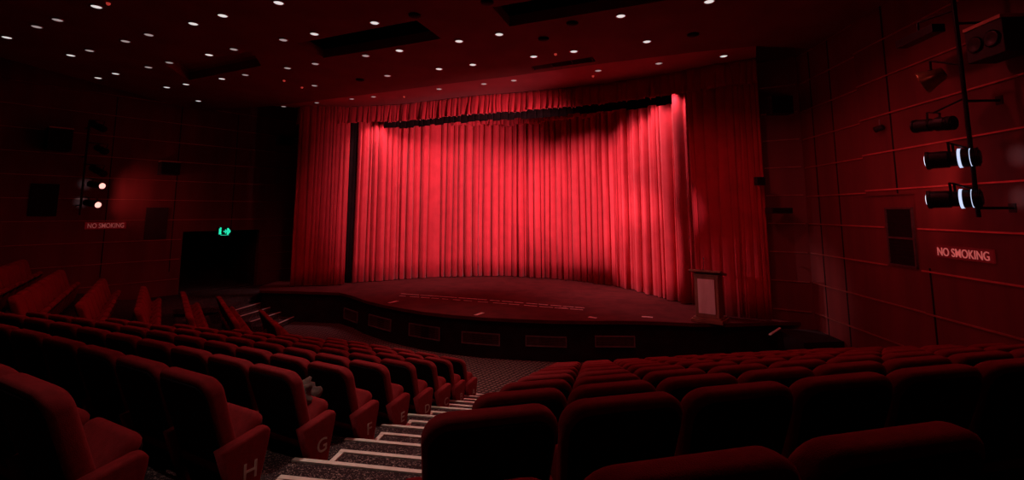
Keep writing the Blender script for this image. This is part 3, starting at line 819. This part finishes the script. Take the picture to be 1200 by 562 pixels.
def sign(pxl, pxr, py, at, along_, nrm, hgt, txtmat, label, sx=1.0):
    a, b = at(pxl, py, .045), at(pxr, py, .045)
    c = (a + b) / 2; L = (b - a).length
    right = (b - a).normalized(); right.z = 0; right.normalize()
    root = empty('no_smoking_sign', c, 0, label, 'sign')
    m = Matrix(((*right, 0), (*(-nrm), 0), (0, 0, 1, 0), (0, 0, 0, 1))).transposed()
    bm = B(); box(bm, (-L / 2 - .06, -.02, -hgt * .75), (L / 2 + .06, .03, hgt * .75), m); obj('panel', bm, 'sign_face', root)
    t = text_mesh('NO SMOKING', 1.0, .004, root, txtmat, 'lettering')
    xs = [v.co.x for v in t.data.vertices]; ys = [v.co.y for v in t.data.vertices]
    sX = L / (max(xs) - min(xs)); sY = hgt / (max(ys) - min(ys))
    cx = (max(xs) + min(xs)) / 2; cy = (max(ys) + min(ys)) / 2
    mm = m @ Matrix.Translation((0, -.024, 0)) @ Matrix.Rotation(math.pi / 2, 4, 'X') @ Matrix.Diagonal((sX, sY, 1, 1)) @ Matrix.Translation((-cx, -cy, 0))
    t.data.transform(mm)
sign(1101, 1161, 297, rw_at, along, RWN, .125, 'sign_text', 'lit red NO SMOKING sign on the right wall')
sign(102.5, 145, 264, lw_at, LWD, LWN, .15, 'sign_text_dim', 'dim red NO SMOKING sign on the far left wall')

# ------------------------------------------------------------------ left wall fixtures
lrz = math.atan2(LWD.y, LWD.x)      # local x along the wall, local -y into the hall
def wall_box(px0, px1, py0, py1, depth, name, label, cat, topmat=None, material='box', off=0.0, cover=True):
    a = lw_at(px0, (py0 + py1) / 2, depth * .6); b = lw_at(px1, (py0 + py1) / 2, depth * .6)
    t = lw_at((px0 + px1) / 2, py0, depth * .6); d_ = lw_at((px0 + px1) / 2, py1, depth * .6)
    L = (b - a).length; h = t.z - d_.z
    c = lw_at((px0 + px1) / 2, (py0 + py1) / 2, .0); 
    c = c - LWN * 0
    mid = (a + b) / 2 - LWN * depth * .6
    root = empty(name, (mid.x, mid.y, (t.z + d_.z) / 2), lrz, label, cat)
    bm = B(); box(bm, (-L / 2, -depth, -h / 2), (L / 2, -.01 if off == 0 else -off, h / 2), bevel=.012); obj('cabinet', bm, material, root)
    if topmat:
        bm = B(); box(bm, (-L / 2, -depth, h / 2), (L / 2, -.02, h / 2 + .035)); obj('top_edge', bm, topmat, root)
    if cover:
        bm = B(); box(bm, (-L / 2 + .03, -depth - .012, -h / 2 + .03), (L / 2 - .03, -depth - .001, h / 2 - .03)); obj('speaker_cloth', bm, 'black', root)
    return root
wall_box(55, 84, 151, 176, .45, 'loudspeaker', 'dark loudspeaker with warm light painted on top, far left wall left of the lit lamps', 'speaker', 'boxtop_lit')
wall_box(187, 210, 190, 205, .35, 'loudspeaker', 'dim loudspeaker with lighter top on the left wall toward the stage', 'speaker', 'boxtop_lit')
wall_box(326, 341, 160, 170, .30, 'loudspeaker', 'small black loudspeaker on the wall beside the left side curtain', 'speaker')
wall_box(34, 68, 215, 253, .05, 'wall_hatch', 'dark square wall hatch left of the two lit red lamps', 'hatch', None, 'black', cover=False)
wall_box(170, 196, 243, 280, .05, 'wall_vent', 'dark square vent on left wall between lit lamps and exit sign', 'vent', None, 'wall_dark', cover=False)
# lamps on the left wall
lpole = lw_at(100, 190, .5)
root = empty('lighting_pole', (lpole.x, lpole.y, EYE - .1), 0, 'black lighting pole carrying the lit red lamps, left wall', 'pole')
bm = B(); tube(bm, (0, 0, 0), (0, 0, 2.9), .03); obj('pole', bm, 'blackmetal', root)
for zz in (.3, 1.8, 2.7):
    bm = B(); tube(bm, (0, 0, zz), (-LWN.x * .49, -LWN.y * .49, zz), .02); obj('bracket', bm, 'blackmetal', root)
dL = (Vector((4.0, 14.5, 2.6)) - lpole); dL.normalize()
dL = (dL + Vector((.0, -.35, 0))).normalized()
FL = []
for (px, py, lab) in ((113, 216.5, 'upper of two glowing red lamps on the far left wall'), (108, 238.5, 'lower of two glowing red lamps on the far left wall')):
    c = lw_at(px, py, .75); FL.append(c)
    spotlight('spotlight', c, dL, .62, .10, lab, 'lens_red', None, wallpt=(lpole.x, lpole.y, c.z + .22))
for (px, py, l_, lab, mt) in ((115, 148, .6, 'unlit flat black lamp near the top of the left wall pole', 'black'), (119, 175, .45, 'unlit brownish lamp midway up the left wall pole', 'black'), (115, 200, .62, 'unlit black lamp just above the glowing red lamps, left wall', 'black')):
    c = lw_at(px, py, .7)
    spotlight('spotlight', c, dL + Vector((0, 0, -.25)), l_, .11, lab, mt, None, wallpt=(lpole.x, lpole.y, c.z + .2))
# exit sign above the opening
a, b = lw_at(256, 271, .08), lw_at(270, 271, .08); c = (a + b) / 2
root = empty('exit_sign', c, lrz, 'small green exit sign above the dark doorway', 'sign')
W_, H_ = (b - a).length, .30
bm = B(); box(bm, (-W_ / 2 - .02, -.03, -H_ / 2), (W_ / 2 + .02, .07, H_ / 2), bevel=.006); obj('case', bm, 'exit_face', root)
bm = B()
def gl(x0, z0, x1, z1, w__): bar(bm, (x0, -.038, z0), (x1, -.038, z1), .012, w__, up=(0, -1, 0)) if False else bar(bm, (x0, -.038, z0), (x1, -.038, z1), w__, .012, up=(0, -1, 0))
u = W_
gl(-.40 * u, -.10, -.40 * u, .11, .075 * 1); gl(-.44 * u, .0, -.30 * u, .05, .03); gl(-.40 * u, -.02, -.30 * u, -.10, .035)
lathe(bm, [(-.044, .028), (-.032, .028)], 12, Matrix.Translation((-.36 * u, 0, .125)))
gl(-.12 * u, 0, .10 * u, 0, .035); gl(.04 * u, .07, .13 * u, 0, .035); gl(.04 * u, -.07, .13 * u, 0, .035)
gl(.24 * u, -.12, .24 * u, .12, .05); gl(.24 * u, .10, .44 * u, 0, .05); gl(.24 * u, -.10, .44 * u, 0, .05)
obj('pictogram', bm, 'exit', root)
bm = B(); gl(-.35 * u, -.135, .35 * u, -.135, .012); obj('caption_bar', bm, 'exit', root)

# ------------------------------------------------------------------ things beside the right side curtain
def face_box(px0, px1, py0, py1, name, label, cat, depth=.25, y=11.55, tm=None):
    a, b = at_y(px0, py0, y), at_y(px1, py1, y)
    root = empty(name, ((a.x + b.x) / 2, y, (a.z + b.z) / 2), 0, label, cat)
    W_, H_ = b.x - a.x, a.z - b.z
    bm = B(); box(bm, (-W_ / 2, -.02, -H_ / 2), (W_ / 2, depth, H_ / 2), bevel=.012); obj('cabinet', bm, 'box', root)
    bm = B(); box(bm, (-W_ / 2 + .02, -.035, -H_ / 2 + .02), (W_ / 2 - .02, -.02, H_ / 2 - .02)); obj('speaker_cloth', bm, 'black', root)
face_box(903, 930, 112, 133, 'loudspeaker', 'small black loudspeaker on the wall right of the right side curtain', 'speaker', y=11.35)
face_box(886, 897, 207, 217, 'wall_speaker', 'tiny black speaker beside the right edge of the side curtain', 'speaker', depth=.12, y=11.5)
face_box(904, 929, 243, 250, 'wall_speaker', 'flat dark wall fixture right of the right side curtain, below the tiny speaker', 'fixture', depth=.3, y=11.35)
# stair rail end pieces at the right of the stage
bm = B(); a = at_y(902, 392, 10.9); b = at_y(914, 384, 11.3); bar(bm, a, b, .05, .02); struct('trim_%d' % tn, bm, 'strip'); tn += 1
bm = B(); prism(bm, [(6.05, 10.3), (rwx(10.5), 10.4), (rwx(11.4) - .02, 11.4), (6.15, 11.5)], 0, a.z - .012); struct('stage_step', bm, 'fascia')

# ------------------------------------------------------------------ downlights
DL = [(8, 43.5, 1), (43, 31, 0), (67.5, 23, 0), (113, 7.5, 1), (83, 64.5, 1), (105, 59, 0), (115, 91, 1), (135.5, 86, 1), (147, 48, 0), (174.5, 40.5, 0), (174, 78.5, 0), (198.5, 73, 0), (226.5, 27.5, 1), (261, 18, 1), (195.5, 102, 1), (218, 98.5, 1), (232.5, 118, 1), (245, 64, 1), (274, 57.5, 0), (260, 92, 1), (287.5, 87.5, 0),
      (326.5, 3, 1), (332, 46.5, 0), (368.5, 39.5, 1), (439, 26.5, 1), (538, 48, 1), (585, 40, 1), (428.5, 65, 0), (468, 59, 1), (337, 79.5, 0), (369.5, 74.5, 0), (454, 88.5, 0), (514.5, 80.5, 1), (554, 75.5, 1), (339.5, 103.5, 0), (368.5, 100, 0), (332.5, 124.5, 0), (371, 120, 0), (412, 115.5, 0), (437.5, 113, 0), (514.5, 104, 0), (567, 98, 0), (602, 94, 0), (701, 82.5, 0), (772, 74, 0), (848, 65.5, 1),
      (727.5, 18.5, 1), (758, 48.5, 1), (625.5, 66, 1), (672.5, 60, 1), (831, 1.5, 1)]
def zone(x, y):
    if y > 61 and x > 320 and (x > 690 or (x > 560 and y > 90) or (x < 560 and y > 100)): return 'in the line just before the red valance'
    if x < 160: return 'at the far left of the dark ceiling'
    if x < 310: return 'left of the long black ceiling slot'
    if x < 520 and y < 60: return 'beside the long black ceiling slot'
    if x < 520: return 'between the long black slot and valance'
    return 'right of the long black ceiling slot'
dl_proto = {}
def downlight(r, bright):
    root = empty('downlight', (0, 0, 0))
    bm = B(); lathe(bm, [(.0, r * .80), (.0, r), (-.014, r * .96), (-.014, r * .82), (.0, r * .80)], 20, axis='Z'); obj('rim', bm, 'rim', root, True)
    bm = B(); lathe(bm, [(-.004, r * .78), (-.010, r * .70), (-.020, r * .30), (-.021, r * .05)], 20, axis='Z'); obj('lamp', bm, 'lamp' if bright else 'lamp_dim', root, True)
    return root
from collections import defaultdict
zs = defaultdict(list)
for d in DL: zs[zone(d[0], d[1])].append(d)
for zn, lst in zs.items():
    lst.sort()
    for i, (x, y, br) in enumerate(lst):
        if br not in dl_proto: o = dl_proto[br] = downlight(.105, br)
        else: o = copy_tree(dl_proto[br])
        z = CEIL
        if 'valance' in zn and 'line' in zn:
            z = CEIL + .03
        p = at_z(x, y, z - .002); o.location = p
        o.location.z = z - .002
        tag(o, 'white round downlight %s, %s from the left there' % (zn, NUM[i + 1]), 'ceiling light', 'round ceiling downlights')
for i, (x, y, lab) in enumerate(((127, 3.5, 'at the far left top of the ceiling'), (333, 94, 'left of the valance among downlights'), (354, 102, 'small one just before the left end of the valance'), (473.5, 114, 'right before the valance, left of centre'), (651, 63, 'just behind the slotted ceiling grille'), (695, 90, 'just before the valance right of the grille'))):
    p = at_z(x, y, CEIL); bm = B(); lathe(bm, [(0, .035), (-.03, .03), (-.045, .01)], 14, Matrix.Translation((0, 0, 0)), axis='Z')
    o = obj('smoke_detector', bm, 'redled', None, True); o.location = p; o.location.z = CEIL + (.03 if i in (3, 5) else 0); tag(o, 'tiny red-glowing detector on ceiling, ' + lab, 'detector')
for (x, y, lab) in ((486, 17.5, 'behind the long slot'), (571, 2, 'left of the big cut-off slot'), (670.5, 27, 'between big slot and grille'), (637, 45, 'above the slotted ceiling grille'), (812, 40, 'alone at the right of the ceiling'), (422, 93, 'between the long slot and the valance')):
    p = at_z(x, y, CEIL); bm = B(); lathe(bm, [(0, .12), (-.03, .115), (-.05, .06), (-.055, .02)], 18, axis='Z')
    o = obj('ceiling_speaker', bm, 'black', None, True); o.location = p; tag(o, 'round black ceiling fitting ' + lab, 'ceiling fitting')
# bars dividing the slotted grille
s = slot_w[2]
root = empty('ceiling_grille', sum(s, Vector()) / 4, 0, 'long narrow dark grille of three cells in the ceiling above the valance', 'vent')
c0 = sum(s, Vector()) / 4
for t in (.03, .33, .66, .97):
    bm = B(); a = s[0].lerp(s[1], t); b = s[3].lerp(s[2], t); bar(bm, a - c0 + Vector((0, 0, .01)), b - c0 + Vector((0, 0, .01)), .03, .03); obj('grille_bar', bm, 'black', root)

# ------------------------------------------------------------------ working lights
# left wall pair lights the right of the curtain, right wall pair the left of it
zc = STAGE + 3.3
lensL = [c + dL * .42 for c in FL]; lensR = [c + dR * .38 for c in FR]
spot('curtain_spot', lensL[0], (2.0, 18.1, zc - .3), CURTAIN_POWER * 1.3, 20, .8)
spot('curtain_spot', lensL[1], (4.9, 11.6, STAGE + .9), CURTAIN_POWER * .28, 9, .9)
spot('curtain_spot', lensL[0] + dL * .02, (4.0, 15.6, zc + .6), CURTAIN_POWER * 1.3, 15, .6)
spot('curtain_spot', lensL[1] + dL * .02, (4.0, 15.6, STAGE + 1.5), CURTAIN_POWER * 1.6, 15, .6)
spot('curtain_spot', lensR[0], (-2.8, 19.2, zc), CURTAIN_POWER * 1.25, 38, .9)
spot('curtain_spot', lensR[1], (1.2, 18.6, zc - .9), CURTAIN_POWER * .75, 27, .9)
# unseen lamp batten added behind the valance to brighten the main curtain
bat = lerp_poly([Vector((x, y, 0)) for x, y in ((-4.9, 17.6), (-2.3, 17.5), (.4, 17.2), (2.6, 15.8), (4.1, 14.3), (4.55, 13.6))], 12)
for i, p in enumerate(bat):
    z = CEIL + .02
    root = empty('added_batten_lamp', (p.x, p.y, z), 0, 'added unseen batten lamp behind the valance, %s from the left' % NUM[i + 1], 'stage light', 'added batten lamps')
    bm = B(); lathe(bm, [(-.02, .10), (.12, .08), (.20, .05)], 14, axis='Z'); obj('housing', bm, 'blackmetal', root, True)
    bm = B(); tube(bm, (0, 0, .19), (0, 0, 1.2), .012); obj('hanger', bm, 'blackmetal', root)
    q, _ = min(((Vector((x, y, 0)), (Vector((x, y, 0)) - p).length) for x, y in mw), key=lambda t: t[1])
    spot('batten_fill_light', (p.x, p.y, z - .05), (q.x, q.y, STAGE + 1.6), BATTEN_FILL_POWER, 95, .8)
# stray light out of the lamp housings on to the wall behind them
for c, d_, W in ((FR[0], dR, -RWN), (FR[1], dR, -RWN), (FL[0], dL, -LWN), (FL[1], dL, -LWN)):
    q = c - d_ * .34
    spot('lamp_leak', q, q + W * .5 - d_ * .05, .9, 60, 1, (.75, .88, 1), .02)
spot('valance_fill', lensR[0] + Vector((-.05, .05, .02)), (-.8, 14.8, CEIL - 1.3), 1500, 30, 1, (1, .4, .42), .06)  # extra beam added beside the upper right lens to brighten the valance
for c, d_, W in ((FR[0], Vector((.02, 1, 0)), RWN), (FR[1], Vector((.02, 1, 0)), RWN), (FL[0], LWD, LWN), (FL[1], LWD, LWN)):
    q = c + d_ * .34
    spot('lamp_spill', q, q + d_ * 1.0 - W * .55, 15, 100, 1, (1, .14, .14), .03)
# added red fill spots under the ceiling, and dim warm lights above the aisle
for (x, y, p_) in ((-9.0, 11, .9), (-5, 12.6, 2.6), (-1, 11.4, 1), (3, 9.8, 2.2), (-8, 8.5, 1), (-3.5, 8.5, .8), (1.5, 6.5, 1.2), (4.6, 7.5, 1.0), (3.6, 3.2, .9), (-7, 4.5, .4)):
    spot('red_fill_spot', (x, y, CEIL - .06), (x, y, 0), RED_FILL_POWER * p_, 150, .6, RED_FILL_COLOR, .08)
for (x, y, p_) in ((-1.2, 5.2, 1), (-.4, 9.0, 1.1), (-1.6, 2.4, .35), (-1.5, 12.0, .6)):
    spot('house_light', (x, y, CEIL - .06), (x, y, 0), 370 * p_, 52, 1, HOUSE_COLOR, .05)
